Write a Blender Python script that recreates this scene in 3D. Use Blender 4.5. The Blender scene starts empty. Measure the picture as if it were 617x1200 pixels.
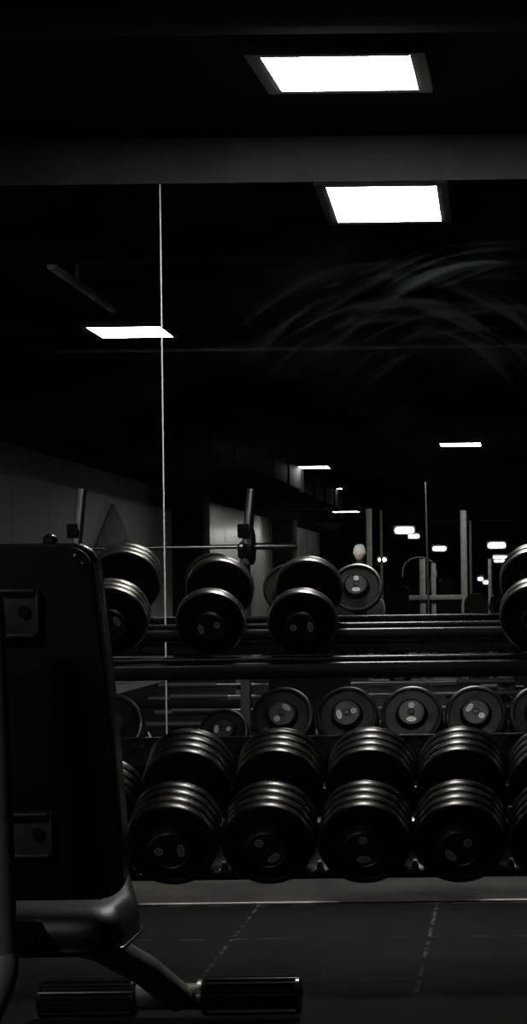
import bpy, bmesh, math, random
from mathutils import Vector, Matrix
random.seed(7)
PI = math.pi
sc = bpy.context.scene
COL = sc.collection
F, CX, CY, ROLL, ZC, ZM = 2500.0, 598.0, 690.0, 0.0125, 1.065, 7.30   # focal length (px), axis, roll, eye height, mirror distance

def P(px, py, Z):
    """a point of the place seen at (px,py) and Z metres off"""
    dx, dy = px - CX, py - CY
    return Vector(((dx - ROLL*dy)*Z/F, Z, ZC - (dy + ROLL*dx)*Z/F))
def PV(px, py, Z):
    """the same for something seen in the mirror: its real place behind the photographer"""
    p = P(px, py, Z)
    return Vector((p.x, 2*ZM - Z, p.z))

# ------------------------------------------------------------------ materials
def mat(name, col, rough=.5, metal=0., spec=.5, noise=None, bump=None, coat=0.):
    m = bpy.data.materials.new(name); m.use_nodes = True
    nt = m.node_tree; b = nt.nodes['Principled BSDF']
    b.inputs['Base Color'].default_value = (*col, 1)
    b.inputs['Roughness'].default_value = rough
    b.inputs['Metallic'].default_value = metal
    b.inputs['Specular IOR Level'].default_value = spec
    b.inputs['Coat Weight'].default_value = coat
    tc = nt.nodes.new('ShaderNodeTexCoord')
    if noise:
        scale, amt, stretch = noise
        mp = nt.nodes.new('ShaderNodeMapping'); mp.inputs['Scale'].default_value = stretch
        n = nt.nodes.new('ShaderNodeTexNoise'); n.inputs['Scale'].default_value = scale; n.inputs['Detail'].default_value = 5
        r = nt.nodes.new('ShaderNodeValToRGB')
        r.color_ramp.elements[0].position = .3; r.color_ramp.elements[1].position = .7
        r.color_ramp.elements[0].color = (*[c*(1-amt) for c in col], 1)
        r.color_ramp.elements[1].color = (*[min(1, c*(1+amt)) for c in col], 1)
        nt.links.new(tc.outputs['Object'], mp.inputs[0]); nt.links.new(mp.outputs[0], n.inputs['Vector'])
        nt.links.new(n.outputs['Fac'], r.inputs[0]); nt.links.new(r.outputs[0], b.inputs['Base Color'])
        mr = nt.nodes.new('ShaderNodeMapRange')
        mr.inputs['To Min'].default_value = max(.03, rough-.07); mr.inputs['To Max'].default_value = min(1, rough+.07)
        nt.links.new(n.outputs['Fac'], mr.inputs['Value']); nt.links.new(mr.outputs[0], b.inputs['Roughness'])
    if bump:
        scale, st = bump
        n = nt.nodes.new('ShaderNodeTexNoise'); n.inputs['Scale'].default_value = scale; n.inputs['Detail'].default_value = 3
        bp = nt.nodes.new('ShaderNodeBump'); bp.inputs['Strength'].default_value = st; bp.inputs['Distance'].default_value = .002
        nt.links.new(tc.outputs['Object'], n.inputs['Vector']); nt.links.new(n.outputs['Fac'], bp.inputs['Height'])
        nt.links.new(bp.outputs[0], b.inputs['Normal'])
    return m

def emit(name, strength, col=(1, .98, .95)):
    m = bpy.data.materials.new(name); m.use_nodes = True
    nt = m.node_tree; nt.nodes.clear()
    e = nt.nodes.new('ShaderNodeEmission'); o = nt.nodes.new('ShaderNodeOutputMaterial')
    e.inputs[0].default_value = (*col, 1); e.inputs[1].default_value = strength
    nt.links.new(e.outputs[0], o.inputs[0]); return m

M = {}
M['rubber'] = mat('black_rubber', (.006, .006, .006), .45, 0, .16, noise=(40, .3, (1, 1, 1)), bump=(300, .15))
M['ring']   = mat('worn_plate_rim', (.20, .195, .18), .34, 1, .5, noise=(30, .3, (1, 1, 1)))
M['hub'] = mat('hub_rubber', (.014, .014, .0135), .40, 0, .5, noise=(60, .4, (1, 1, 1)), bump=(300, .2))
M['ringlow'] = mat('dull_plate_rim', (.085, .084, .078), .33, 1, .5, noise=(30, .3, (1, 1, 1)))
M['chrome'] = mat('brushed_chrome', (.75, .75, .73), .30, 1, .5, noise=(60, .15, (1, 1, 1)))
M['badge']  = mat('badge_paint', (1, 1, .97), .40, .85)
M['rack']   = mat('rack_black_paint', (.012, .012, .012), .28, 0, .5, noise=(12, .3, (1, 1, 1)))
M['clip']   = mat('saddle_grey', (.30, .30, .28), .45)
M['vinyl']  = mat('bench_vinyl', (.009, .009, .008), .24, 0, .5, noise=(25, .3, (1, 1, 1)), bump=(180, .3))
M['vinyls'] = mat('seat_vinyl', (.009, .009, .008), .42, 0, .45, noise=(25, .3, (1, 1, 1)), bump=(180, .3))
M['board']  = mat('bench_backboard', (.003, .003, .003), .7, 0, .15, noise=(20, .2, (1, 1, 1)))
M['steel']  = mat('grey_bench_steel', (.17, .17, .155), .42, .3, .5, noise=(30, .2, (1, 1, 1)))
M['steeld'] = mat('dark_bracket_steel', (.035, .035, .03), .5, .3, .5, noise=(30, .2, (1, 1, 1)))
M['black']  = mat('matt_black', (.006, .006, .006), .7, 0, .3, noise=(10, .2, (1, 1, 1)))
M['foot']   = mat('ribbed_black_plastic', (.010, .010, .010), .22, 0, .5, noise=(30, .2, (1, 1, 1)))
M['ceil']   = mat('ceiling_black', (.0035, .0035, .0035), .9, 0, .02, noise=(3, .5, (1, 1, 1)))
M['duct']   = mat('dusty_duct', (.0035, .0035, .0033), .7, .0, .05, noise=(4, .5, (1, 1, 1)))
M['pipe']   = mat('dusty_pipe', (.45, .45, .43), .6, .1, .4, noise=(4, .5, (1, 1, 1)))
M['post']   = mat('machine_grey', (.36, .36, .33), .5, .1, .5, noise=(20, .2, (1, 1, 1)))
M['plate']  = mat('plate_iron', (.03, .03, .03), .45, .2, .5, noise=(30, .3, (1, 1, 1)))
M['wallgrey'] = mat('grey_wall_paint', (.045, .045, .043), .75, 0, .2, noise=(5, .25, (1, 1, 1)), bump=(120, .2))
M['wallside'] = mat('side_wall_board', (.80, .80, .77), .42, 0, .5, noise=(1.3, .12, (1, .8, .5)))
M['sheet']  = mat('glossy_sheet_cladding', (.80, .80, .72), .19, .45, .5)
M['triangle'] = mat('dark_wall_paint', (.45, .45, .44), .5, 0, .4, noise=(4, .2, (1, 1, 1)))
M['base']   = mat('baseboard_stone', (.19, .185, .17), .6, 0, .4, noise=(7, .35, (.4, 1, 3)), bump=(60, .4))
M['highlight_strip']   = mat('bright_edge_strip', (.75, .75, .72), .45, .3, .5)  # pale colour stands in for light caught by the glass edges
M['bead']   = mat('broken_highlight_bead', (.3, .3, .28), .45, .1, .5, noise=(2.4, .3, (1, 1, 1)))  # pale and dark stretches in the colour imitate a broken highlight
_r = [n for n in M['bead'].node_tree.nodes if n.type == 'VALTORGB'][0]
_r.color_ramp.elements[0].position = .44; _r.color_ramp.elements[0].color = (.02, .02, .02, 1)
_r.color_ramp.elements[1].position = .58; _r.color_ramp.elements[1].color = (.8, .8, .75, 1)
M['panel']  = emit('led_panel', 46)
M['panelb'] = emit('led_panel_far', 34)
M['lampd']  = emit('led_lamp', 22)
M['mat']    = mat('shade_sheet_black', (.0035, .0035, .0035), .8, 0, .1, noise=(60, .4, (1, 1, 1)), bump=(200, .3))  # near-black, for the sheet that darkens the floor
M['frame']  = mat('lamp_frame', (.10, .10, .10), .5, 0, .4, noise=(20, .2, (1, 1, 1)))
M['skin']   = mat('skin', (.75, .62, .52), .5, noise=(20, .1, (1, 1, 1)))
M['shirt']  = mat('black_shirt', (.02, .02, .02), .8, noise=(20, .2, (1, 1, 1)))
M['cap']    = mat('white_hat', (.9, .9, .88), .7, noise=(20, .05, (1, 1, 1)))
M['pad']    = mat('grey_pad', (.16, .15, .13), .7, noise=(20, .3, (1, 1, 1)))

# floor: rubber tiles with worn pale joints
def floor_mat():
    m = mat('rubber_tile_floor', (.045, .042, .040), .75, 0, .12)
    nt = m.node_tree; b = nt.nodes['Principled BSDF']
    tc = nt.nodes.new('ShaderNodeTexCoord')
    mp = nt.nodes.new('ShaderNodeMapping'); mp.inputs['Location'].default_value = (.263, -.25, 0)
    br = nt.nodes.new('ShaderNodeTexBrick')
    br.offset = 0; br.squash = 1
    for k, v in (('Scale', 1), ('Mortar Size', .006), ('Mortar Smooth', .1), ('Brick Width', .605), ('Row Height', .70)):
        br.inputs[k].default_value = v
    br.inputs['Color1'].default_value = (.050, .047, .044, 1); br.inputs['Color2'].default_value = (.040, .038, .036, 1)
    n2 = nt.nodes.new('ShaderNodeTexNoise'); n2.inputs['Scale'].default_value = 14; n2.inputs['Detail'].default_value = 4
    rp = nt.nodes.new('ShaderNodeValToRGB')
    rp.color_ramp.elements[0].position = .46; rp.color_ramp.elements[0].color = (.015, .015, .014, 1)
    rp.color_ramp.elements[1].position = .62; rp.color_ramp.elements[1].color = (.75, .75, .70, 1)
    nt.links.new(tc.outputs['Object'], n2.inputs['Vector']); nt.links.new(n2.outputs['Fac'], rp.inputs[0])
    nt.links.new(rp.outputs[0], br.inputs['Mortar'])
    nt.links.new(tc.outputs['Object'], mp.inputs[0]); nt.links.new(mp.outputs[0], br.inputs['Vector'])
    n3 = nt.nodes.new('ShaderNodeTexNoise'); n3.inputs['Scale'].default_value = 60; n3.inputs['Detail'].default_value = 6
    mx = nt.nodes.new('ShaderNodeMix'); mx.data_type = 'RGBA'; mx.blend_type = 'MULTIPLY'; mx.inputs[0].default_value = .6
    nt.links.new(tc.outputs['Object'], n3.inputs['Vector'])
    nt.links.new(br.outputs['Color'], mx.inputs[6]); nt.links.new(n3.outputs['Color'], mx.inputs[7])
    hs = nt.nodes.new('ShaderNodeHueSaturation'); hs.inputs['Saturation'].default_value = .6; hs.inputs['Value'].default_value = .2
    nt.links.new(mx.outputs[2], hs.inputs['Color']); nt.links.new(hs.outputs[0], b.inputs['Base Color'])
    bp = nt.nodes.new('ShaderNodeBump'); bp.inputs['Strength'].default_value = .3; bp.inputs['Distance'].default_value = .004
    nt.links.new(n3.outputs['Fac'], bp.inputs['Height']); nt.links.new(bp.outputs[0], b.inputs['Normal'])
    return m
M['floor'] = floor_mat()

# mirror with wiped, greasy swirls
def mirror_mat():
    m = bpy.data.materials.new('smeared_mirror'); m.use_nodes = True
    nt = m.node_tree; nt.nodes.clear(); L = nt.links.new
    out = nt.nodes.new('ShaderNodeOutputMaterial')
    g = nt.nodes.new('ShaderNodeBsdfGlossy'); g.inputs['Color'].default_value = (.80, .82, .80, 1); g.inputs['Roughness'].default_value = 0
    d = nt.nodes.new('ShaderNodeBsdfDiffuse'); d.inputs['Color'].default_value = (.45, .58, .58, 1)
    mix = nt.nodes.new('ShaderNodeMixShader')
    tc = nt.nodes.new('ShaderNodeTexCoord')
    def math_(op, a, b=None):
        n = nt.nodes.new('ShaderNodeMath'); n.operation = op
        for i, v in enumerate((a, b)):
            if v is None: continue
            if isinstance(v, (int, float)): n.inputs[i].default_value = v
            else: L(v, n.inputs[i])
        return n.outputs[0]
    sep = nt.nodes.new('ShaderNodeSeparateXYZ'); L(tc.outputs['Object'], sep.inputs[0])
    # polar coordinates about the arm's pivot of the wiping strokes
    def arc(cx, cz, r0, r1, a0, a1, nscale, lo, amt):
        x = math_('SUBTRACT', sep.outputs[0], cx); z = math_('SUBTRACT', sep.outputs[2], cz)
        r = math_('SQRT', math_('ADD', math_('MULTIPLY', x, x), math_('MULTIPLY', z, z)))
        a = math_('ARCTAN2', z, x)
        cv = nt.nodes.new('ShaderNodeCombineXYZ'); L(math_('MULTIPLY', r, nscale), cv.inputs[0]); L(math_('MULTIPLY', a, 1.6), cv.inputs[1])
        n = nt.nodes.new('ShaderNodeTexNoise'); n.inputs['Scale'].default_value = 1; n.inputs['Detail'].default_value = 4; n.inputs['Distortion'].default_value = .6
        L(cv.outputs[0], n.inputs['Vector'])
        mr = nt.nodes.new('ShaderNodeMapRange'); mr.interpolation_type = 'SMOOTHSTEP'
        mr.inputs['From Min'].default_value = lo; mr.inputs['From Max'].default_value = lo+.25
        L(n.outputs['Fac'], mr.inputs['Value'])
        def win(v, p, q, s):
            u = nt.nodes.new('ShaderNodeMapRange'); u.interpolation_type = 'SMOOTHSTEP'
            u.inputs['From Min'].default_value = p; u.inputs['From Max'].default_value = p+s; L(v, u.inputs['Value'])
            w = nt.nodes.new('ShaderNodeMapRange'); w.interpolation_type = 'SMOOTHSTEP'
            w.inputs['From Min'].default_value = q-s; w.inputs['From Max'].default_value = q
            w.inputs['To Min'].default_value = 1; w.inputs['To Max'].default_value = 0; L(v, w.inputs['Value'])
            return math_('MULTIPLY', u.outputs[0], w.outputs[0])
        k = math_('MULTIPLY', win(r, r0, r1, .1), win(a, a0, a1, .35))
        return math_('MULTIPLY', math_('MULTIPLY', mr.outputs[0], k), amt)
    s = math_('ADD', arc(.0, 1.445, .64, .90, 1.45, 2.25, 24, .46, .045), arc(-.40, 1.445, .48, .78, .5, 2.5, 24, .47, .016))
    s = math_('ADD', s, arc(-.12, 1.30, .52, .95, 1.0, 2.4, 20, .48, .010))
    n0 = nt.nodes.new('ShaderNodeTexNoise'); n0.inputs['Scale'].default_value = 2.2; n0.inputs['Detail'].default_value = 6
    mp = nt.nodes.new('ShaderNodeMapping'); mp.inputs['Scale'].default_value = (1, 1, 2.5)
    L(tc.outputs['Object'], mp.inputs[0]); L(mp.outputs[0], n0.inputs['Vector'])
    film = math_('MULTIPLY', math_('MAXIMUM', math_('SUBTRACT', n0.outputs['Fac'], .42), 0), .016)
    L(math_('ADD', s, film), mix.inputs[0])
    L(g.outputs[0], mix.inputs[1]); L(d.outputs[0], mix.inputs[2]); L(mix.outputs[0], out.inputs[0])
    return m
M['mirror'] = mirror_mat()

# ------------------------------------------------------------------ mesh helpers
def obj(name, bm, m, parent=None, smooth=True, mats=None):
    me = bpy.data.meshes.new(name)
    bmesh.ops.recalc_face_normals(bm, faces=bm.faces)
    bm.to_mesh(me); bm.free()
    for mm in (mats or [m]): me.materials.append(mm)
    if smooth:
        for p in me.polygons: p.use_smooth = True
        try: me.set_sharp_from_angle(angle=math.radians(32))
        except Exception: pass
    o = bpy.data.objects.new(name, me); COL.objects.link(o)
    if parent: o.parent = parent
    return o
def tag(o, label=None, cat=None, group=None, kind=None):
    for k, v in (('label', label), ('category', cat), ('group', group), ('kind', kind)):
        if v: o[k] = v
    return o
def empty(name, loc, rot=(0, 0, 0)):
    o = bpy.data.objects.new(name, None); COL.objects.link(o)
    o.location = loc; o.rotation_euler = rot; o.empty_display_size = .05
    return o
def struct(name, bm, m, **k):
    return tag(obj(name, bm, m, **k), kind='structure')
def copy_tree(o, parent=None):
    c = o.copy(); COL.objects.link(c); c.parent = parent
    for ch in list(o.children): copy_tree(ch, c)
    return c

def box(bm, a, b, bev=0., seg=2, M4=None):
    a, b = Vector(a), Vector(b)
    g = bmesh.ops.create_cube(bm, size=1)['verts']
    c = (a+b)/2; s = b-a
    for v in g: v.co = Vector((v.co.x*abs(s.x), v.co.y*abs(s.y), v.co.z*abs(s.z))) + c
    if bev:
        es = list({e for v in g for e in v.link_edges})
        r = bmesh.ops.bevel(bm, geom=es, offset=bev, segments=seg, affect='EDGES', profile=.5)
        g = list({v for v in r['verts']} | {v for v in g if v.is_valid})
    if M4 is not None: bmesh.ops.transform(bm, matrix=M4, verts=[v for v in g if v.is_valid])
    return bm
def frame_of(d):
    d = d.normalized(); up = Vector((0, 0, 1)) if abs(d.z) < .95 else Vector((0, 1, 0))
    x = d.cross(up).normalized(); y = x.cross(d).normalized()
    return x, y
def tube(bm, pts, r, n=16, square=False, caps=True, rs=None):
    """round (or rounded-square) tube through the points"""
    pts = [Vector(p) for p in pts]; rings = []
    x = y = None
    for i, p in enumerate(pts):
        d = (pts[min(i+1, len(pts)-1)] - pts[max(i-1, 0)])
        if x is None: x, y = frame_of(d)
        else:
            d.normalize(); x = (x - d*x.dot(d)).normalized(); y = d.cross(x) * -1
            y = (y - d*y.dot(d)).normalized()
        rr = rs[i] if rs else r
        ring = []
        for k in range(n):
            a = 2*PI*k/n
            c, s = math.cos(a), math.sin(a)
            if square:
                e = .22; c = math.copysign(abs(c)**e, c) if abs(c) > 1e-6 else 0; s = math.copysign(abs(s)**e, s) if abs(s) > 1e-6 else 0
            ring.append(bm.verts.new(p + x*rr*c + y*rr*s))
        rings.append(ring)
    for a, b in zip(rings, rings[1:]):
        for k in range(n): bm.faces.new((a[k], a[(k+1) % n], b[(k+1) % n], b[k]))
    if caps:
        bm.faces.new(rings[0]); bm.faces.new(rings[-1])
    return bm
def lathe(bm, prof, n=48, axis='Y', closed=False, mi=None):
    """revolve (r, t) along Y (or X / Z); r==0 points close the end"""
    def place(r, t, a):
        c, s = r*math.cos(a), r*math.sin(a)
        return {'Y': Vector((c, t, s)), 'X': Vector((t, c, s)), 'Z': Vector((c, s, t))}[axis]
    rings = []
    for r, t in prof:
        if r < 1e-6: rings.append([bm.verts.new(place(0, t, 0))])
        else: rings.append([bm.verts.new(place(r, t, 2*PI*k/n)) for k in range(n)])
    for j, (a, b) in enumerate(zip(rings, rings[1:])):
        for k in range(n):
            q = (k+1) % n
            if len(a) == 1 and len(b) == 1: continue
            if len(a) == 1: f = bm.faces.new((a[0], b[k], b[q]))
            elif len(b) == 1: f = bm.faces.new((a[k], a[q], b[0]))
            else: f = bm.faces.new((a[k], a[q], b[q], b[k]))
            if mi: f.material_index = mi[j]
    return bm
def prism(bm, poly, t0, t1, axis='Y', bev=0., seg=3):
    """polygon (u,v) extruded: axis Y -> (u, t, v); X -> (t,u,v); Z -> (u,v,t)"""
    def pl(u, v, t): return {'Y': Vector((u, t, v)), 'X': Vector((t, u, v)), 'Z': Vector((u, v, t))}[axis]
    A = [bm.verts.new(pl(u, v, t0)) for u, v in poly]; B = [bm.verts.new(pl(u, v, t1)) for u, v in poly]
    fa = bm.faces.new(A); fb = bm.faces.new(B[::-1])
    n = len(poly)
    for k in range(n): bm.faces.new((A[k], A[(k+1) % n], B[(k+1) % n], B[k]))
    if bev:
        es = list(fa.edges) + list(fb.edges)
        bmesh.ops.bevel(bm, geom=es, offset=bev, segments=seg, affect='EDGES', profile=.5)
    return bm
def roundpoly(pts, r, seg=8):
    out = []; n = len(pts)
    for i in range(n):
        p = Vector(pts[i]); a = Vector(pts[i-1]) - p; b = Vector(pts[(i+1) % n]) - p
        rr = r[i] if isinstance(r, (list, tuple)) else r
        la, lb = a.length, b.length; a.normalize(); b.normalize()
        ang = a.angle(b); d = min(rr/math.tan(ang/2), la*.48, lb*.48); R_ = d*math.tan(ang/2)
        p0 = p + a*d; p1 = p + b*d; c = p + (a+b).normalized()*(R_/math.sin(ang/2))
        a0 = math.atan2((p0-c).y, (p0-c).x); a1 = math.atan2((p1-c).y, (p1-c).x)
        da = (a1-a0+PI) % (2*PI) - PI
        for k in range(seg+1):
            t = a0 + da*k/seg; out.append((c.x + R_*math.cos(t), c.y + R_*math.sin(t)))
    return out

# ------------------------------------------------------------------ the room
XL, XR, YB, YF = -4.2, 3.6, 2*ZM-47.0, ZM+.03
bm = bmesh.new(); box(bm, (XL-.2, YB-.2, -.1), (XR+.2, YF+.25, 0)); struct('floor', bm, M['floor'], smooth=False)
bm = bmesh.new(); box(bm, (XL-.2, YF, 0), (XR+.2, YF+.2, 3.2)); struct('wall_front', bm, M['wallgrey'], smooth=False)
bm = bmesh.new(); box(bm, (XL-.2, YB-.2, 0), (XL, YF, 3.2)); struct('wall_left', bm, M['wallside'], smooth=False)
bm = bmesh.new(); box(bm, (XR, YB-.2, 0), (XR+.2, YF, 3.2)); struct('wall_right', bm, M['black'], smooth=False)
bm = bmesh.new(); box(bm, (XL-.2, YB-.2, 0), (XR+.2, YB, 3.2)); struct('wall_rear', bm, M['black'], smooth=False)
bm = bmesh.new(); box(bm, (XL-.2, YB-.2, 3.2), (XR+.2, YF+.2, 3.3))
box(bm, (XL, 5.20, 2.628), (XR, YF, 3.2))             # lowered part over the mirror
struct('ceiling', bm, M['ceil'], smooth=False)
bm = bmesh.new(); box(bm, (XL, 5.22, 2.515), (XR, 5.56, 2.632), .008); struct('ceiling_beam', bm, M['ceil'])
bm = bmesh.new(); box(bm, (XL, ZM-.022, 0), (XR, YF, .115), .004); struct('baseboard_front', bm, M['base'])
bm = bmesh.new(); tube(bm, [(XL, ZM-.024, .004), (XR, ZM-.024, .004)], .004, 8); struct('highlight_bead_1', bm, M['bead'])
# exposed cross beams and pipes of the high ceiling behind the photographer
for yv, zb, zt, w in ((11.5, 2.78, 3.2, .12), (14.2, 2.8, 3.2, .12), (17.5, 2.8, 3.2, .12), (21.5, 2.75, 3.2, .14), (25.0, 2.75, 3.2, .14), (29.5, 2.7, 3.2, .14), (34.0, 2.6, 3.2, .14), (40.0, 2.35, 2.9, .2)):
    y = 2*ZM - yv
    bm = bmesh.new(); box(bm, (XL, y-w/2, zb), (XR, y+w/2, zb+.03)); box(bm, (XL, y-w/8, zb), (XR, y+w/8, zt)); box(bm, (XL, y-w/2, zt-.03), (XR, y+w/2, zt))
    struct('ceiling_beam', bm, M['duct'] if yv in (40.0,) else M['ceil'])
for x, r, z, y0, y1 in ((-1.90, .024, 2.70, 5.2, 4.3), (-1.33, .026, 2.70, 5.2, 4.6), (-2.07, .02, 2.56, 4.9, 3.4)):
    bm = bmesh.new(); tube(bm, [(x, y0, z), (x, y1, z)], r, 12)
    yy = y0-.6
    while yy > y1: 
        box(bm, (x-.006, yy-.02, z), (x+.006, yy+.02, 3.21)); yy -= 2.4
    tag(obj('ceiling_pipe', bm, M['pipe']), kind='structure')
for y in (4.75, 2.6, -1.5):
    z = 2.62 if y > 4 else 2.9; bm = bmesh.new(); tube(bm, [(XL, y, z), (XR, y, z)], .016, 12); tag(obj('ceiling_pipe', bm, M['pipe']), kind='structure')
# air duct hanging along the left side
bm = bmesh.new(); box(bm, (-3.45, -18, 2.30), (-2.55, -1.6, 2.62), .03)
y = -2.0
while y > -18:
    box(bm, (-3.47, y-.02, 2.285), (-2.53, y+.02, 2.64)); y -= 1.6
y = -3.0
while y > -18:
    for x in (-3.3, -2.7): box(bm, (x-.01, y-.01, 2.6), (x+.01, y+.01, 3.21))
    y -= 3.5
tag(obj('air_duct', bm, M['duct']), kind='structure')
# soffit, columns and cladding on the left wall
bm = bmesh.new(); box(bm, (XL, YB, 2.34), (XL+.55, 5.2, 3.2)); struct('soffit', bm, M['ceil'], smooth=False)
for zv in (26.5, 37.7):
    bm = bmesh.new(); box(bm, (XL, 2*ZM-zv-.9, 0), (XL+.35, 2*ZM-zv, 2.34), .01); struct('column', bm, M['black'])
def cladding(z0, z1):
    bm = bmesh.new(); y1, y0 = 2*ZM-z0, 2*ZM-z1
    n = max(1, round((y1-y0)/1.22)); w = (y1-y0)/n
    for k in range(n): box(bm, (XL, y0+k*w+.006, .12), (XL+.018, y0+(k+1)*w-.006, 2.33), .004)
    struct('wall_panel', bm, M['sheet'], smooth=False)
cladding(28.8, 37.6); cladding(39.9, 46.9)
bm = bmesh.new()
y0, y1 = 2*ZM-26.4, 5.1; n = 12; w = (y1-y0)/n
for k in range(n): box(bm, (XL, y0+k*w+.005, .1), (XL+.016, y0+(k+1)*w-.005, 2.33), .004)
struct('wall_panel', bm, M['wallside'], smooth=False)
# dark triangle fixed on the side wall
a = PV(128, 590, 22.3); s_ = 4.2/a.x*-1
def onwall(px, py):
    dx, dy = px-CX, py-CY; Z = XL*F/(dx-ROLL*dy); p = PV(px, py, Z); return (p.y, p.z)
tri = [onwall(128, 590), onwall(104, 650), onwall(155, 650)]
bm = bmesh.new(); prism(bm, roundpoly(tri, .04, 3), XL+.016, XL+.05, 'X', .006)
tag(obj('wall_ornament', bm, M['triangle']), 'dark triangular panel fixed to the grey side wall, reflected left of the mirror joint', 'wall ornament')

bm = bmesh.new(); prism(bm, roundpoly([(-1.9, .6), (.9, .6), (.9, 5.615), (-1.9, 5.615)], .03, 4), .0005, .007, 'Z', .002, 2)  # thin near-black sheet added to darken the floor in place of shade
tag(obj('floor_shade_sheet', bm, M['mat']), 'near-black sheet on the floor under the weight bench, standing in for shade', 'shade sheet')
# ------------------------------------------------------------------ mirrors
seam = P(190.5, 480, ZM).x
xs = [seam-1.55, seam, seam+1.55, seam+3.1]
top = P(450, 212, ZM).z
labs = ['smeared wall mirror left of the thin bright vertical joint, reflecting the side wall',
        'large smeared wall mirror right of the bright joint, reflecting the square ceiling light',
        'wall mirror beyond the right edge of the dumbbell rack']
for i in range(2):
    bm = bmesh.new(); box(bm, (xs[i]+.0022, ZM, .118), (xs[i+1]-.0022, ZM+.006, top))
    o = obj('wall_mirror', bm, M['mirror'], smooth=False); tag(o, labs[i], 'mirror', 'mirror panels on the wall')
bm = bmesh.new(); box(bm, (seam-.0022, ZM-.004, .118), (seam+.0022, ZM+.003, top-.002), .001)
tag(obj('joint_highlight_strip', bm, M['highlight_strip']), 'thin pale vertical strip for the light-catching glass edges between the two mirrors', 'strip')

# ------------------------------------------------------------------ lamps
def ceiling_panel(c, w, d, label, mount='surface', em=None, fr=.035, cat='ceiling light'):
    t = empty('ceiling_light', c); tag(t, label, cat, 'square light panels on the ceiling')
    h = .028
    bm = bmesh.new()
    x, y = w/2, d/2
    for a, b in (((-x-fr, -y-fr, 0), (-x, y+fr, h)), ((x, -y-fr, 0), (x+fr, y+fr, h)), ((-x, -y-fr, 0), (x, -y, h)), ((-x, y, 0), (x, y+fr, h))):
        box(bm, a, b, .003)
    box(bm, (-x, -y, h-.006), (x, y, h))
    obj('frame', bm, M['frame'], t)
    bm = bmesh.new(); box(bm, (-x, -y, .002), (x, y, .010)); obj('diffuser', bm, M['panelb' if mount == 'hung' else 'panel'], t, smooth=False)
    if mount == 'hung':
        bm = bmesh.new()
        for sx in (-1, 1):
            tube(bm, [(sx*x*.7, 0, h), (sx*x*.7, 0, 3.2-c[2])], .005, 8)
        box(bm, (-x-.25, -.03, h), (x+.25, .03, h+.02), .004)
        obj('hanger', bm, M['duct'], t)
    return t
W = .415
l1 = (P(308, 67, 6.035).x + P(482, 66, 6.035).x)/2
HL = ZC+1.51
lt = ceiling_panel((l1, 6.24, ZC+1.509), W, .56, 'square white ceiling light glowing on the low black ceiling above the mirror', fr=.045)
lt.rotation_euler = (math.atan2(.036, .56), 0, 0)
ceiling_panel((-.505, 2*ZM-22.3, HL), W, .50, 'lit ceiling light reflected right of centre under the smeared part of the mirror', 'hung')
ceiling_panel((-2.18, 2*ZM-12.35, HL), W, .50, 'lit ceiling light reflected across the bright joint of the mirrors', 'hung')
ceiling_panel((-2.41, 2*ZM-26.05, HL), W, .50, 'lit ceiling light reflected above the barbell end, larger of the close pair', 'hung')
p = PV(392, 573, 31.6); ceiling_panel(tuple(p), .20, .2, 'small round-ended ceiling light reflected just right of the larger one over the barbell', 'hung')
p = PV(405, 600, 35.5); ceiling_panel(tuple(p), W, .4, 'ceiling light reflected above the pale machine post and the person', 'hung')

def wall_lamp(px, py, w, h, label, Z=46.5):
    p = PV(px, py, Z); yb = YB
    t = empty('wall_lamp', (p.x, p.y, p.z)); tag(t, label, 'wall light', 'small lamps at the far end of the gym')
    ww, hh = w*Z/F, h*Z/F
    bm = bmesh.new(); box(bm, (-ww/2-.03, yb-p.y, -hh/2-.03), (ww/2+.03, -.02, hh/2+.05), .01); obj('housing', bm, M['frame'], t)
    bm = bmesh.new(); box(bm, (-ww/2, -.03, -hh/2), (ww/2, .02, hh/2), min(ww, hh)*.4, 3); obj('diffuser', bm, M['lampd'], t)
wall_lamp(473.5, 621.5, 22, 6.5, 'broad lit wall lamp reflected between the two pale posts')
wall_lamp(484.5, 628.5, 12, 4, 'short lit wall lamp reflected just under the broad one')
wall_lamp(514.5, 643, 15, 4.5, 'slanting small lamp reflected right of the chrome rod')
wall_lamp(581.5, 639, 20, 5.5, 'lit wall lamp reflected highest at right beyond the tall post')
wall_lamp(585.5, 653, 16, 1.6, 'thin strip lamp reflected beneath the right hand lamp, upper of two')
wall_lamp(586.5, 657.5, 15, 1.6, 'thin strip lamp reflected beneath the right hand lamp, lower of two')
wall_lamp(447.5, 656, 9, 3.5, 'tiny lamp reflected right of the person')
wall_lamp(562.5, 678.5, 5.5, 3, 'tiny lamp reflected over the rounded grey pad, left of two')
wall_lamp(569, 682.5, 5.5, 3, 'tiny lamp reflected over the rounded grey pad, right of two')

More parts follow.
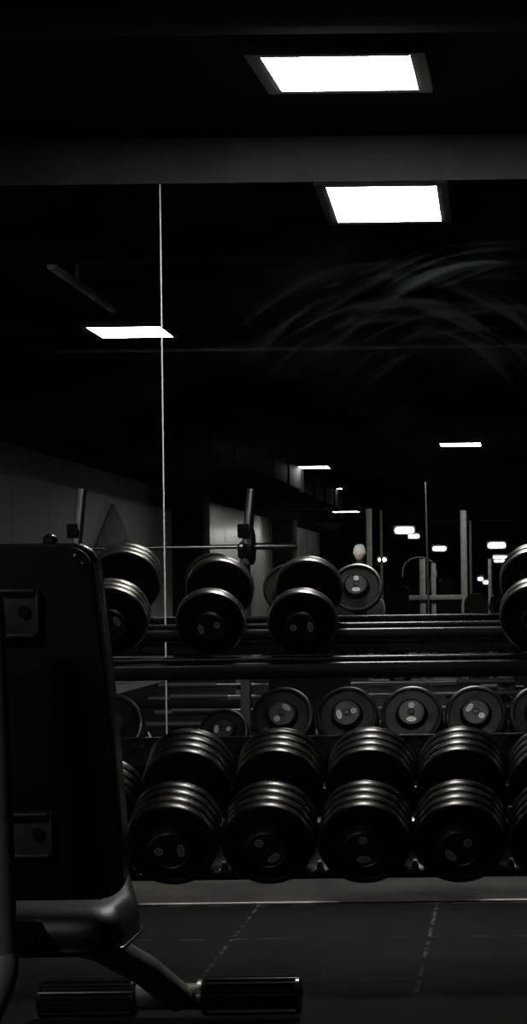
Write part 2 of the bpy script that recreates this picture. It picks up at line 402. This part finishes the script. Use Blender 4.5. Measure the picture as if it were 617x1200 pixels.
# ------------------------------------------------------------------ dumbbells
TILT = math.radians(25)
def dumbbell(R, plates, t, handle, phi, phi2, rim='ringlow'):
    """axis along local +Y, front face at y=0"""
    root = empty('dumbbell', (0, 0, 0))
    def head(y0, sgn, ph):
        bm = bmesh.new(); prof = [(0, .0), (R*.50, .0), (R*.52, .005), (R*.84, .005), (R*.87, 0)]; mi = [0, 0, 0, 0]
        be = min(.008, t*.24); gr = min(.014, t*.42)
        y = 0
        for k in range(plates):
            a, b = y, y+t*.78
            rk = R
            prof += [(rk-be, a), (rk-be*.3, a+be*.3), (rk, a+be), (rk, b-be), (rk-be*.3, b-be*.3), (rk-be, b)]; mi += [0 if k == 0 else 0, 1, 1, 1, 1, 1]
            if k < plates-1: prof += [(rk-gr, b+.001), (rk-gr, y+t-.001)]; mi += [0, 0]
            y += t
        yb = y - t*.16
        prof += [(R*.3, yb), (R*.22, yb+.012), (.016, yb+.012)]; mi += [0, 0, 0]
        prof2 = [(r, y0 + sgn*q) for r, q in prof]
        lathe(bm, prof2, 64, mi=mi + [0]*5)
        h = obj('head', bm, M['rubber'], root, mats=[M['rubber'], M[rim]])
        # protruding end cap
        bm = bmesh.new()
        hp = [(R*.50, 0), (R*.485, -.012), (R*.46, -.021), (R*.42, -.026), (R*.40, -.0235), (R*.12, -.0235), (R*.10, -.020), (R*.075, -.020), (R*.07, -.026), (0, -.027)]
        lathe(bm, [(r, y0 + sgn*q) for r, q in hp], 48)
        c = obj('end_cap', bm, M['hub'], h)
        # badges: a ring with a small cross, an oval with two lines
        yy = y0 - sgn*.0235
        def strip_ring(bm, cx, cz, a, b, rot, wd, n=28):
            for k in range(n):
                q = []
                for kk in (k, k+1):
                    u = 2*PI*kk/n
                    for f in (1, 1-wd):
                        x, z = a*f*math.cos(u), b*f*math.sin(u)
                        q.append((cx + x*math.cos(rot)-z*math.sin(rot), cz + x*math.sin(rot)+z*math.cos(rot)))
                ya, yb_ = yy, yy - sgn*.0012
                A = [bm.verts.new((x, yb_, z)) for x, z in (q[0], q[2], q[3], q[1])]
                bm.faces.new(A)
                B = [bm.verts.new((x, ya, z)) for x, z in (q[0], q[2])]; bm.faces.new((A[0], A[1], B[1], B[0]))
        def bar(bm, cx, cz, l, w, rot, off=(0, 0)):
            ca, sa = math.cos(rot), math.sin(rot); pts = []
            for x, z in ((-l, -w), (l, -w), (l, w), (-l, w)):
                x += off[0]; z += off[1]
                pts.append(bm.verts.new((cx + x*ca - z*sa, yy - sgn*.0012, cz + x*sa + z*ca)))
            bm.faces.new(pts)
        sep = .232*R; u = (math.cos(ph), math.sin(ph))
        rad = .093*R
        bm = bmesh.new(); cx, cz = -u[0]*sep*1.02, -u[1]*sep*1.02
        strip_ring(bm, cx, cz, rad, rad, 0, .38)
        bar(bm, cx, cz, rad*.5, rad*.14, ph+.8); bar(bm, cx, cz, rad*.5, rad*.14, ph+.8+PI/2)
        obj('round_badge', bm, M['badge'], h, smooth=False)
        bm = bmesh.new(); cx, cz = u[0]*sep*1.05, u[1]*sep*1.05
        a_, b_ = .082*R, .155*R
        strip_ring(bm, cx, cz, a_, b_, ph, .34)
        bar(bm, cx, cz, a_*.16, b_*.55, ph, (-a_*.25, 0)); bar(bm, cx, cz, a_*.16, b_*.5, ph, (a_*.25, 0))
        obj('oval_badge', bm, M['badge'], h, smooth=False)
        return yb
    T = (plates-.16)*t + .012
    L = 2*T + handle
    head(0, 1, phi); head(L, -1, phi2)
    bm = bmesh.new(); n = 14; prof = []
    for k in range(n+1):
        q = k/n; prof.append((.0145 + .0035*math.sin(PI*q), T-.012 + (handle+.024)*q))
    prof = [(0, T-.013)] + prof + [(0, T+handle+.013)]
    lathe(bm, prof, 24); obj('handle', bm, M['chrome'], root)
    return root, L

def put(root, px, py, Z, label, group, yaw=0):
    root.location = P(px, py, Z); root.rotation_euler = (TILT, 0, yaw)
    tag(root, label, 'dumbbell', group)
def ang(cx, cy, ox, oy):     # direction circle->oval in the picture, as seen from the front
    return math.atan2(-(oy-cy), ox-cx)
ZL = 5.70
low = [ # px, label, phi front, phi back
    (-100, 'dumbbell low on the rack at far left, seen only in the mirror beside the bench', .3, 1.0, .135),
    (100, 'smaller dumbbell on the lower shelf, hidden behind the bench and seen in the mirror', .3, PI, .100),
    (203, 'lower shelf dumbbell nearest the bench, oval badge to the right of the round one', ang(183, 1002, 209, 1001), ang(318, 846, 325, 837), .124),
    (316, 'lower shelf dumbbell second from the bench, oval badge low right of the round one', ang(305, 993, 318, 1009), ang(414, 838, 398, 842), .124),
    (429, 'lower shelf dumbbell with its oval badge straight below the round one', ang(427, 988, 427, 1010), ang(480, 829, 480, 845), .124),
    (541, 'lower shelf dumbbell at right with its oval badge low left of the round one', ang(549, 992, 532, 1006), ang(562, 839, 548, 829), .124),
    (654, 'lower shelf dumbbell cut off by the right edge of the photo', .7, 2.4, .124),
]
for px, lab, ph, ph2, R_ in low:
    d, L = dumbbell(R_, 4, .037, .130, ph, ph2 if ph2 is not None else 0)
    py = 993.5 if R_ >= .12 else 1012
    py += (540-px)*.0125*.6
    if px == -100: py = 1012
    if px == 100: py = 1024
    put(d, px-3, py-4, ZL, lab, 'heavy round dumbbells on the lower shelf')
ZU = 6.10
up = [(129, 728, .1065, 3, .026, 'three-plate dumbbell on the upper shelf beside the bench backrest', .4, 1.2),
      (246, 731, .1005, 1, .048, 'upper shelf dumbbell with round and oval badges side by side, second from the bench', ang(252, 737, 232, 742), 1.2),
      (354, 731, .1010, 1, .048, 'upper shelf dumbbell third from the bench with a single slanted oval badge', ang(350, 731, 364, 732)+.1, ang(413, 691, 413, 707)),
      (630, 725, .110, 2, .032, 'ringed dumbbell on the upper shelf cut off by the right edge', .4, 1.2)]
for px, py, R_, n, t, lab, ph, ph2 in up:
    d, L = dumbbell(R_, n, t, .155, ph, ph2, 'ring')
    put(d, px, py, ZU, lab, 'round dumbbells on the upper shelf')

# ------------------------------------------------------------------ dumbbell rack
rk = empty('dumbbell_rack', (-.35, 6.0, 0)); tag(rk, 'black two-tier dumbbell rack standing in front of the mirror', 'dumbbell rack')
ro = Vector((-.35, 6.0, 0))
X0, X1 = -1.95, .95
def on_axis(zc, Z, R_, s, extra=0):        # point of the head's underside, s metres along the tilted axis
    return Vector((0, Z + s*math.cos(TILT) + (R_+extra)*math.sin(TILT), zc + s*math.sin(TILT) - (R_+extra)*math.cos(TILT)))
def rail(p, dep, h):
    """tilted angle-section rail whose top face touches p"""
    Mx = Matrix.Translation(Vector((-ro.x, p.y-ro.y, p.z))) @ Matrix.Rotation(TILT*.6, 4, 'X')
    bm = bmesh.new(); box(bm, (X0, -dep/2, -h), (X1, dep/2, -.001), .007, 3, Mx)
    return obj('rail', bm, M['rack'], rk)
zl = P(541, 990, ZL).z; zu = P(354, 731, ZU).z
pf = on_axis(zl, ZL, .124, .095); rail(pf, .055, .026)
pr = on_axis(zl, ZL, .124, .345); rail(pr, .055, .040)
uf = Vector((0, ZU+.005, zu-.100)); 
def lip_rail(yc, ztop, zbot, dep):
    bm = bmesh.new()
    box(bm, (X0-ro.x, yc-dep/2-ro.y, ztop-.018), (X1-ro.x, yc+dep/2-ro.y, ztop), .006, 3)
    box(bm, (X0-ro.x, yc-dep/2-ro.y-.014, zbot), (X1-ro.x, yc-dep/2-ro.y+.012, ztop-.016), .010, 4)
    obj('rail', bm, M['rack'], rk)
zt = P(490, 767.5, ZU-.01).z; zb = P(490, 794, ZU-.01).z
lip_rail(ZU+.03, zt, zb, .06)
zt2 = P(490, 728.5, ZU+.21).z; zb2 = P(490, 749, ZU+.21).z
lip_rail(ZU+.26, zt2, zb2, .055)
q0 = on_axis(zl, ZL, .124, .10, .030); q1 = on_axis(zl, ZL, .124, .38, .042)
bm = bmesh.new(); prism(bm, [(q0.y-ro.y, q0.z), (q1.y-ro.y, q1.z), (q1.y-ro.y, q1.z-.004), (q0.y-ro.y, q0.z-.004)], X0-ro.x, X1-ro.x, 'X'); obj('tray', bm, M['black'], rk)
bm = bmesh.new(); box(bm, (X0-ro.x, 6.165-ro.y, .385), (X1-ro.x, 6.175-ro.y, .495), .003); box(bm, (X0-ro.x, 6.165-ro.y, .489), (X1-ro.x, 6.195-ro.y, .497), .003)
obj('back_plate', bm, M['rack'], rk, smooth=False)
# saddles between the dumbbells
def saddle(p):
    bm = bmesh.new()
    poly = [(-.018, .0), (.018, .0), (.011, .024), (.006, .030), (-.006, .030), (-.011, .024)]
    prism(bm, poly, -.012, .012, 'Y', .002, 2)
    box(bm, (-.024, -.016, -.007), (.024, .016, .001), .002)
    bmesh.ops.transform(bm, matrix=Matrix.Translation(p-ro) @ Matrix.Rotation(TILT*.6, 4, 'X') @ Matrix.Diagonal((.6, .6, .75, 1)), verts=bm.verts)
    obj('saddle', bm, M['clip'], rk)
for px in (148, 260, 373, 485, 598):
    x = P(px, 1018, ZL+.07).x
    saddle(Vector((x, pf.y-.018, pf.z-.002))); saddle(Vector((x, pr.y+.018, pr.z+.008)))
for x in (X0+.05, X1-.05):
    bm = bmesh.new()
    a = Vector((x, 5.72, .05)); b = Vector((x, 6.38, zt2+.04))
    tube(bm, [Vector((x, 6.30, .05))-ro, Vector((x, 6.30, zt2+.06))-ro], .032, 20, True)
    obj('upright', bm, M['rack'], rk)
    bm = bmesh.new(); box(bm, Vector((x-.035, 5.62, 0))-ro, Vector((x+.035, 6.5, .055))-ro, .008); obj('foot', bm, M['rack'], rk)
    bm = bmesh.new()
    tube(bm, [Vector((x, 6.30, zl-.08))-ro, Vector((x, 5.72, zl-.165))-ro], .022, 16, True)
    obj('shelf_bracket', bm, M['rack'], rk); bm = bmesh.new()
    tube(bm, [Vector((x, 6.30, zu-.01))-ro, Vector((x, 5.95, zu-.13))-ro], .022, 16, True)
    obj('shelf_bracket', bm, M['rack'], rk)

# ------------------------------------------------------------------ weight bench at left
ZB = 4.24
bo = Vector((-.97, 4.4, 0))
bench = empty('weight_bench', bo); tag(bench, 'black padded adjustable weight bench at left, seen from behind, upright backrest', 'weight bench')
def bpx(px, py, Z=ZB): p = P(px, py, Z); return (p.x-bo.x, p.z)
ctr = P(24, 850, ZB).x - bo.x
rt = [bpx(60, 632), bpx(108, 636), bpx(127, 800), bpx(145, 1005), bpx(141, 1055), bpx(80, 1056)]
lf = [(2*ctr-u, v) for u, v in rt][::-1]
poly = roundpoly([rt[1], rt[2], rt[3], rt[4], lf[1], lf[2], lf[3], lf[4]], [.045, .5, .5, .055, .055, .5, .5, .045], 8)
Mb = Matrix.Translation((0, ZB-bo.y, 0))
bm = bmesh.new(); prism(bm, poly, .012, .075, 'Y', .020, 5); bmesh.ops.transform(bm, matrix=Mb, verts=bm.verts)
obj('backrest', bm, M['vinyl'], bench)
cxy = (ctr, sum(v for u, v in poly)/len(poly))
poly2 = [(cxy[0]+(u-cxy[0])*.955, cxy[1]+(v-cxy[1])*.98) for u, v in poly]
bm = bmesh.new(); prism(bm, poly2, 0, .014, 'Y', .003, 2); bmesh.ops.transform(bm, matrix=Mb, verts=bm.verts)
bb = obj('backboard', bm, M['board'], bench)
# lifting knob on the top edge
kx = bpx(55, 631)
bm = bmesh.new(); lathe(bm, [(0, -.020), (.008, -.019), (.013, -.012), (.014, -.004), (.014, .006), (.010, .012), (0, .014)], 24)
bmesh.ops.transform(bm, matrix=Matrix.Translation((kx[0], ZB-bo.y+.03, kx[1]-.004)), verts=bm.verts); obj('knob', bm, M['foot'], bench)
for (x, y) in ((88, 651), (97, 660)):
    q = bpx(x, y); bm = bmesh.new(); lathe(bm, [(0, -.004), (.002, -.0035), (.0035, -.001), (.0035, .01)], 16)
    bmesh.ops.transform(bm, matrix=Matrix.Translation((q[0], ZB-bo.y-.002, q[1])), verts=bm.verts); obj('screw', bm, M['chrome'], bench)
# mounting brackets: flanged plates with a hexagonal bolt
for (x0, y0, x1, y1, hx, hy) in ((-40, 690, 47, 748, 30, 717), (-26, 951, 63, 1005, 46, 976)):
    a = bpx(x0, y1); b = bpx(x1, y0); y = ZB-bo.y
    rp = roundpoly([a, (b[0], a[1]), b, (a[0], b[1])], .008, 4)
    bm = bmesh.new(); prism(bm, rp, -.010, .002, 'Y', .0015, 2)
    for z0, z1 in ((a[1], a[1]+.008), (b[1]-.008, b[1])):
        box(bm, (a[0], -.026, z0), (b[0]-.006, -.006, z1), .003)
    box(bm, (b[0]-.006, -.018, a[1]+.004), (b[0], -.006, b[1]-.004), .002)
    bmesh.ops.transform(bm, matrix=Mb, verts=bm.verts)
    br = obj('bracket', bm, M['steeld'], bench)
    h = bpx(hx, hy); bm = bmesh.new()
    prism(bm, [(h[0]+.0125*math.cos(k*PI/3+.5), h[1]+.0125*math.sin(k*PI/3+.5)) for k in range(6)], -.018, -.008, 'Y', .001, 1)
    bmesh.ops.transform(bm, matrix=Mb, verts=bm.verts); obj('bolt', bm, M['board'], br)
# seat: nose away from the viewer, rounded edges, welted underside
sx = P(151, 1060, 4.38).x - bo.x; fx = P(146, 1019, 4.92).x - bo.x; cs = -.005
ys, ye = ZB-bo.y+.03, 4.97-bo.y
sp = roundpoly([(cs-sx*1+0, ys), (sx, ys), (sx*1.0, ys+.25), (fx, ye), (2*cs-fx, ye), (-sx+2*cs, ys+.25)], [.05, .05, .25, .07, .07, .25], 8)
def pad(bm, poly, z0, z1, rb):
    cxm = sum(p[0] for p in poly)/len(poly); cym = sum(p[1] for p in poly)/len(poly)
    rings = []; n = 7
    prof = [(1-.10, z0), (1-.02, z0+.006), (1.0, z0+.014), (.985, z0+.020)]
    for k in range(n+1):
        a = PI/2*k/n; prof.append((1 - rb*(1-math.cos(a))*1.0, z0+.022 + (z1-z0-.022)*(.25+.75*math.sin(a))))
    prof += [(.6, z1+.004), (.3, z1+.006)]
    for f, z in prof:
        rings.append([bm.verts.new((cxm+(x-cxm)*f, cym+(y-cym)*f, z + .03*max(0, (y-cym))/.36 )) for x, y in poly])
    m = len(poly)
    for a, b in zip(rings, rings[1:]):
        for k in range(m): bm.faces.new((a[k], a[(k+1) % m], b[(k+1) % m], b[k]))
    bm.faces.new(rings[0]); bm.faces.new(rings[-1])
bm = bmesh.new(); pad(bm, sp, .333, .432, .22); obj('seat', bm, M['vinyls'], bench)
bm = bmesh.new(); lp = [Vector((x*1.0, y, .349 + .03*max(0, (y-.16))/.36)) for x, y in sp]
tube(bm, lp + [lp[0]], .004, 8, caps=False); obj('seat_welt', bm, M['foot'], bench)
# steel frame
def seg(name, pts, r, m='steel', sq=False, parent=bench, n=20):
    bm = bmesh.new(); tube(bm, [Vector(p)-bo for p in pts], r, n, sq); return obj(name, bm, M[m], parent)
post_t = P(-14, 700, 4.06); post_b = P(2, 1128, 4.02)
seg('post', [post_t, post_b], .031, 'steel', False)
b0 = P(4, 1122, 4.02)
seg('rear_leg', [b0, P(4, 1140, 4.0), P(-4, 1165, 3.96), P(-20, 1200, 3.9), Vector((-1.10, 3.80, .03))], .028)
seg('rear_foot', [(-1.28, 3.78, .038), (-.92, 3.78, .038)], .030, 'steel')
t0 = P(60, 1092, 4.55); t1 = P(118, 1108, 4.80); t2 = P(170, 1137, 5.05); t3 = P(208, 1168, 5.26)
seg('main_beam', [post_b + Vector((0, 0, .05)), t0], .028, 'black', True)
seg('front_leg', [t0, t1, t2, t3], .037, 'steel')
fa, fb = P(152, 1168, 5.30), P(240, 1167, 5.30); fa.z = fb.z = .0625
seg('foot_bar', [fa, fb], .033, 'steel')
seg('collar', [P(232, 1166, 5.30), P(239, 1166, 5.30)], .038, 'chrome')
def ribbed(x0, x1):
    y, z = 5.30, .0625
    n = 120; prof = []
    for k in range(n):
        a = 2*PI*k/n; r = .0445 + .0035*math.tanh(3*math.cos(14*a)); prof.append((y-bo.y + r*math.cos(a), z + r*math.sin(a)))
    bm = bmesh.new(); prism(bm, prof, x0-bo.x+.006, x1-bo.x-.006, 'X', 0)
    for e in (x0, x1):
        s = 1 if e == x0 else -1
        lathe_b = [(0, e-bo.x), (.040, e-bo.x), (.047, e-bo.x+s*.004), (.048, e-bo.x+s*.012), (.040, e-bo.x+s*.013)]
        b2 = bmesh.new(); lathe(b2, lathe_b, 40, 'X'); bmesh.ops.translate(b2, vec=(0, y-bo.y, z), verts=b2.verts)
        me = bpy.data.meshes.new('t'); b2.to_mesh(me); b2.free(); bm.from_mesh(me); bpy.data.meshes.remove(me)
    obj('foot_cap', bm, M['foot'], bench)
ribbed(P(46, 1168, 5.3).x, P(161, 1168, 5.3).x); ribbed(P(237, 1168, 5.3).x, P(353, 1168, 5.3).x)

# ------------------------------------------------------------------ gym seen only in the mirror
# bench-press rack
ZR = 15.0
po = PV(190, 700, ZR); po.z = 0
pr_ = empty('bench_press_rack', po); tag(pr_, 'bench press rack with two leaning chrome uprights, reflected behind the weight bench', 'bench press rack')
for px in (90, 289):
    tp = PV(px+6, 573, ZR) - po; md = PV(px-2, 640, ZR) - po; bt = Vector((md.x-.01, md.y, .05))
    bm = bmesh.new(); tube(bm, [md + Vector((-.0, -.0, -.1)), tp], .036, 20); obj('upright', bm, M['chrome'], pr_)
    bm = bmesh.new(); tube(bm, [bt, md+Vector((0, 0, -.05))], .035, 16, True); obj('post', bm, M['steel'], pr_)
    bm = bmesh.new()
    for dz in (.12, -.02, -.16):
        box(bm, (md.x-.045, md.y-.03, md.z+dz-.065), (md.x+.035, md.y+.07, md.z+dz+.0), .012)
        box(bm, (md.x-.045, md.y+.05, md.z+dz-.03), (md.x+.035, md.y+.075, md.z+dz+.035), .01)
    obj('hook', bm, M['black'], pr_)
    bm = bmesh.new(); box(bm, (md.x-.04, md.y-.5, 0), (md.x+.04, md.y+.4, .06), .01); obj('foot', bm, M['black'], pr_)
bm = bmesh.new(); tube(bm, [PV(88, 700, ZR)-po+Vector((0, 0, -.75)), PV(288, 700, ZR)-po+Vector((0, 0, -.75))], .03, 16, True); obj('crossbar', bm, M['black'], pr_)
bl, br_ = PV(40, 647.5, ZR-.05), PV(348, 638.5, ZR-.05)
zbar = (PV(290, 640.5, ZR-.05)).z
bar_o = Vector((bl.x, bl.y, zbar)); Lb = br_.x-bl.x
bb_ = empty('barbell', bar_o); tag(bb_, 'chrome barbell resting on the rack hooks, reflected above the dumbbells', 'barbell')
xc = PV(284, 640, ZR).x - bl.x; xl_ = PV(96, 640, ZR).x - bl.x
bm = bmesh.new(); tube(bm, [(xl_, 0, 0), (xc, 0, 0)], .015, 16); obj('shaft', bm, M['chrome'], bb_)
bm = bmesh.new(); lathe(bm, [(0, xc-.01), (.036, xc-.01), (.036, xc+.01), (.025, xc+.012), (.025, Lb-.01), (.020, Lb), (0, Lb)], 24, 'X'); obj('sleeve', bm, M['chrome'], bb_)
bm = bmesh.new(); lathe(bm, [(0, 0), (.020, 0), (.025, .01), (.025, xl_-.012), (.036, xl_-.01), (.036, xl_+.01), (0, xl_+.01)], 24, 'X'); obj('sleeve', bm, M['chrome'], bb_)
def weight_plate(R_, t):
    bm = bmesh.new()
    lathe(bm, [(.026, 0), (R_*.35, 0), (R_*.38, t*.25), (R_*.78, t*.25), (R_*.82, 0), (R_-.006, 0), (R_, .006), (R_, t-.006), (R_-.006, t), (R_*.82, t), (R_*.78, t*.75), (R_*.38, t*.75), (R_*.35, t), (.026, t), (.026, 0)], 48, 'X')
    return bm
bm = weight_plate(.128, .032); o = obj('weight_plate', bm, M['plate']); o.location = (bl.x+xc+.055, bar_o.y, zbar)
tag(o, 'small dark weight plate on the right sleeve of the reflected barbell', 'weight plate')

# power rack / cable frame
ZP = 23.8
po = PV(490, 700, ZP); po.z = 0
pw = empty('power_rack', po); tag(pw, 'tall pale grey exercise frame with posts and crossbar, reflected above the empty shelf', 'exercise frame')
def post_px(px, top_y, w, Z=ZP, m='post', name='post', bot=None):
    p = PV(px, top_y, Z) - po; r = w*Z/F/2
    z0 = 0 if bot is None else (PV(px, bot, Z)-po).z
    bm = bmesh.new(); box(bm, (p.x-r, p.y-r, z0), (p.x+r, p.y+r, p.z), r*.25); return obj(name, bm, M[m], pw)
post_px(431.8, 596, 6.5); post_px(542.5, 598, 7.5); post_px(446, 598, 3, ZP+1.2); post_px(550.5, 610, 3, ZP+1.4)
post_px(494.5, 655, 7); post_px(507.5, 660, 5.5)
for px, ty, w in ((498, 565, 2.4),):
    p = PV(px, ty, ZP-.4)-po; bm = bmesh.new(); tube(bm, [(p.x+.03, p.y, 0), (p.x, p.y, p.z)], .012, 16); obj('guide_rod', bm, M['chrome'], pw)
a, b = PV(472, 700.5, ZP-.05)-po, PV(541, 699.5, ZP-.05)-po
bm = bmesh.new(); box(bm, (a.x, a.y-.02, a.z-.027), (b.x, a.y+.02, a.z+.027), .006)
for k in range(5):
    x = a.x + .06 + k*(b.x-a.x-.1)/4
    box(bm, (x-.008, a.y+.018, a.z-.008), (x+.008, a.y+.024, a.z+.008))
obj('crossbar', bm, M['post'], pw)
for z in (.06, 1.83-.35):
    pass
a, b = PV(430, 750, ZP)-po, PV(545, 750, ZP)-po
bm = bmesh.new(); box(bm, (a.x, a.y-.04, 0), (b.x, a.y+.04, .07), .01); obj('base_beam', bm, M['post'], pw)
# curved handle
pts = []
for k in range(17):
    t = PI*k/16; pts.append(PV(491-20*math.cos(t), 676-23*math.sin(t)**.7 if 0 < k < 16 else 676, ZP+.3) - po)
bm = bmesh.new(); tube(bm, pts, .008, 10); obj('curved_handle', bm, M['post'], pw)

# dark upholstered machine with stack housing
def machine(px0, px1, ytop, Z, label, name='exercise_machine'):
    a, b = PV(px0, ytop, Z), PV(px1, ytop, Z); o = Vector(((a.x+b.x)/2, a.y, 0)); w = b.x-a.x
    t = empty(name, o); tag(t, label, 'exercise machine')
    bm = bmesh.new(); prism(bm, roundpoly([(-w/2, .25), (w/2, .25), (w/2*.85, a.z), (-w/2*.85, a.z)], .05, 5), -.09, .09, 'Y', .02, 3); obj('housing', bm, M['black'], t)
    bm = bmesh.new(); box(bm, (-w/2, -.3, 0), (w/2, .5, .07), .01); box(bm, (-.04, .15, .05), (.04, .22, .5), .01); obj('frame', bm, M['post'], t)
    bm = bmesh.new(); box(bm, (-.17, .1, .46), (.17, .5, .53), .03, 3); obj('seat', bm, M['vinyl'], t)
    bm = bmesh.new(); tube(bm, [(-w/2-.05, .1, a.z-.2), (-w/2-.08, .25, a.z-.1), (-w/2-.05, .38, a.z+.02)], .014, 10); obj('handle', bm, M['post'], t)
machine(455, 480, 686, 18.5, 'dark exercise machine reflected left of the pale crossbar')
machine(512, 537, 678, 25.6, 'dark tall exercise machine reflected between the chrome rod and right post')
machine(583, 612, 700, 21.6, 'low dark exercise machine reflected at far right beside the ringed dumbbell')
# bench with rounded grey pad
a = PV(557, 695, 19.5); o = Vector((a.x, a.y, 0))
t = empty('padded_bench', o); tag(t, 'bench with a round-topped grey pad, reflected right of the tall post', 'bench')
w = .108
bm = bmesh.new(); pts = [(w*math.cos(PI*k/16), a.z-.1+.1*math.sin(PI*k/16)) for k in range(17)]; pts += [(-w, .5), (w, .5)]
prism(bm, pts, -.03, .03, 'Y', .015, 3); obj('backrest', bm, M['pad'], t)
bm = bmesh.new(); box(bm, (-.13, .0, .42), (.13, .55, .49), .03, 3); obj('seat', bm, M['pad'], t)
bm = bmesh.new(); box(bm, (-.03, -.05, 0), (.03, .5, .43), .005); box(bm, (-.25, -.1, 0), (.25, -.04, .05), .01); obj('frame', bm, M['black'], t)
p = PV(573.5, 655, 23.0); bm = bmesh.new(); tube(bm, [(p.x, p.y, 0), (p.x, p.y, p.z)], .022, 16); box(bm, (p.x-.15, p.y-.15, 0), (p.x+.15, p.y+.15, .04), .01)
tag(obj('floor_post', bm, M['post']), 'slim grey post reflected below the right hand lamps', 'post')

# low storage rack for barbells
ZS = 15.6
po = PV(440, 790, ZS); po.z = 0
ls = empty('barbell_storage_rack', po); tag(ls, 'low storage rack with grey posts, reflected under the upper dumbbell shelf', 'storage rack')
ztop = PV(440, 786, ZS).z
def lx(px): return PV(px, 820, ZS).x - po.x
for px in (286, 592):
    bm = bmesh.new(); box(bm, (lx(px)-.058, -.03, 0), (lx(px)+.058, .03, ztop+.05), .006); obj('post', bm, M['post'], ls)
    bm = bmesh.new()
    for k in range(4): box(bm, (lx(px)-.03, .03, .06+k*.1), (lx(px)+.03, .16, .08+k*.1), .005)
    obj('peg', bm, M['black'], ls)
bm = bmesh.new(); box(bm, (lx(286), -.03, .02), (lx(592), .03, .07), .006); obj('bottom_beam', bm, M['black'], ls)
k = 0
for z, dx, tilt in ((.082+.0, 0, 0), (.10, -.6, .0), (.182, -.35, .0), (.20, .1, .0), (.282, -.5, 0), (.30, .05, 0), (.382, -.25, 0)):
    y = .07 if k % 2 == 0 else .13
    x0, x1 = lx(200)+dx*.3, lx(470)+dx*.3+.9
    t = empty('barbell', (po.x+x0, po.y+y, z+.012)); tag(t, 'barbell lying on the low storage rack in the mirror', 'barbell', 'barbells on the low storage rack')
    L_ = x1-x0
    bm = bmesh.new(); tube(bm, [(.4, 0, 0), (L_-.4, 0, 0)], .013, 12); obj('shaft', bm, M['chrome'], t)
    for a0, a1 in ((0, .42), (L_-.42, L_)):
        bm = bmesh.new(); lathe(bm, [(0, a0), (.022, a0), (.022, a1), (0, a1)], 16, 'X'); obj('sleeve', bm, M['steel'], t)
    k += 1

# ------------------------------------------------------------------ the person far back (seen in the mirror)
ZPn = 36.6
pp = PV(421, 640, ZPn)
hh = pp.z + .02 + .10
def skin_mesh(name, verts, edges, radii, m, root_i=0, parent=None):
    me = bpy.data.meshes.new(name); me.from_pydata(verts, edges, []); me.update()
    o = bpy.data.objects.new(name, me); COL.objects.link(o)
    o.modifiers.new('skin', 'SKIN'); sub = o.modifiers.new('sub', 'SUBSURF'); sub.levels = 1; sub.render_levels = 2
    if not me.skin_vertices: me.attributes  # layer is made by the modifier
    for i, r in enumerate(radii):
        v = me.skin_vertices[0].data[i]; v.radius = (r[0], r[1]) if isinstance(r, tuple) else (r, r); v.use_root = (i == root_i)
    me.materials.append(m)
    if parent: o.parent = parent
    return o
try:
    V = [(0, 0, .98), (0, 0, 1.15), (0, 0, 1.34), (0, 0, 1.47), (0, .01, 1.56), (0, .01, 1.66), (0, .02, 1.76),
         (.18, 0, 1.45), (.25, .0, 1.18), (.27, .06, .95), (.28, .08, .86), (-.18, 0, 1.45), (-.25, 0, 1.18), (-.27, .06, .95), (-.28, .08, .86),
         (.09, 0, .92), (.10, .01, .50), (.10, 0, .09), (.11, .13, .04), (-.09, 0, .92), (-.10, .01, .50), (-.10, 0, .09), (-.11, .13, .04)]
    E = [(0, 1), (1, 2), (2, 3), (3, 4), (4, 5), (5, 6), (3, 7), (7, 8), (8, 9), (9, 10), (3, 11), (11, 12), (12, 13), (13, 14),
         (0, 15), (15, 16), (16, 17), (17, 18), (0, 19), (19, 20), (20, 21), (21, 22)]
    Rr = [(.16, .11), (.15, .10), (.18, .12), (.11, .08), .055, (.075, .09), (.07, .08), .065, .045, .033, .03, .065, .045, .033, .03, .085, .055, .04, .035, .085, .055, .04, .035]
    person = skin_mesh('person', V, E, Rr, M['shirt'])
    person.location = (pp.x, pp.y, 0)
    tag(person, 'person in dark clothes and a white hat standing far back in the mirror', 'person')
    bm = bmesh.new(); bmesh.ops.create_uvsphere(bm, u_segments=24, v_segments=16, radius=1)
    for v in bm.verts: v.co = Vector((v.co.x*.088, v.co.y*.105+.02, v.co.z*.125+1.69))
    # nose, ears
    for c, r in (((0, .13, 1.68), .018), ((.09, .02, 1.69), .02), ((-.09, .02, 1.69), .02)):
        g = bmesh.ops.create_uvsphere(bm, u_segments=10, v_segments=8, radius=r)['verts']
        for v in g: v.co += Vector(c)
    obj('face', bm, M['skin'], person)
    bm = bmesh.new(); lathe(bm, [(.10, 1.70), (.115, 1.70), (.108, 1.76), (.085, 1.83), (.04, 1.86), (0, 1.865)], 24, 'Z'); obj('hat', bm, M['cap'], person)
except Exception as e:
    print('person failed', e)

# ------------------------------------------------------------------ camera and view
cam = bpy.data.cameras.new('camera'); co = bpy.data.objects.new('camera', cam); COL.objects.link(co)
co.location = (0, 0, ZC); co.rotation_euler = (PI/2, ROLL, 0)
cam.sensor_fit = 'HORIZONTAL'; cam.sensor_width = 36; cam.lens = F/617*36
cam.shift_x = (308.5-CX)/617; cam.shift_y = (CY-600)/617
cam.clip_end = 200
sc.camera = co
w = bpy.data.worlds.new('world'); w.use_nodes = True; sc.world = w
w.node_tree.nodes['Background'].inputs[0].default_value = (.0, .0, .0, 1)
w.node_tree.nodes['Background'].inputs[1].default_value = 0
sc.view_settings.view_transform = 'Standard'; sc.view_settings.look = 'None'
sc.view_settings.gamma = 1; sc.view_settings.exposure = 0.0; sc.view_settings.use_curve_mapping = False
sc.cycles.sample_clamp_indirect = 4
sc.cycles.max_bounces = 8
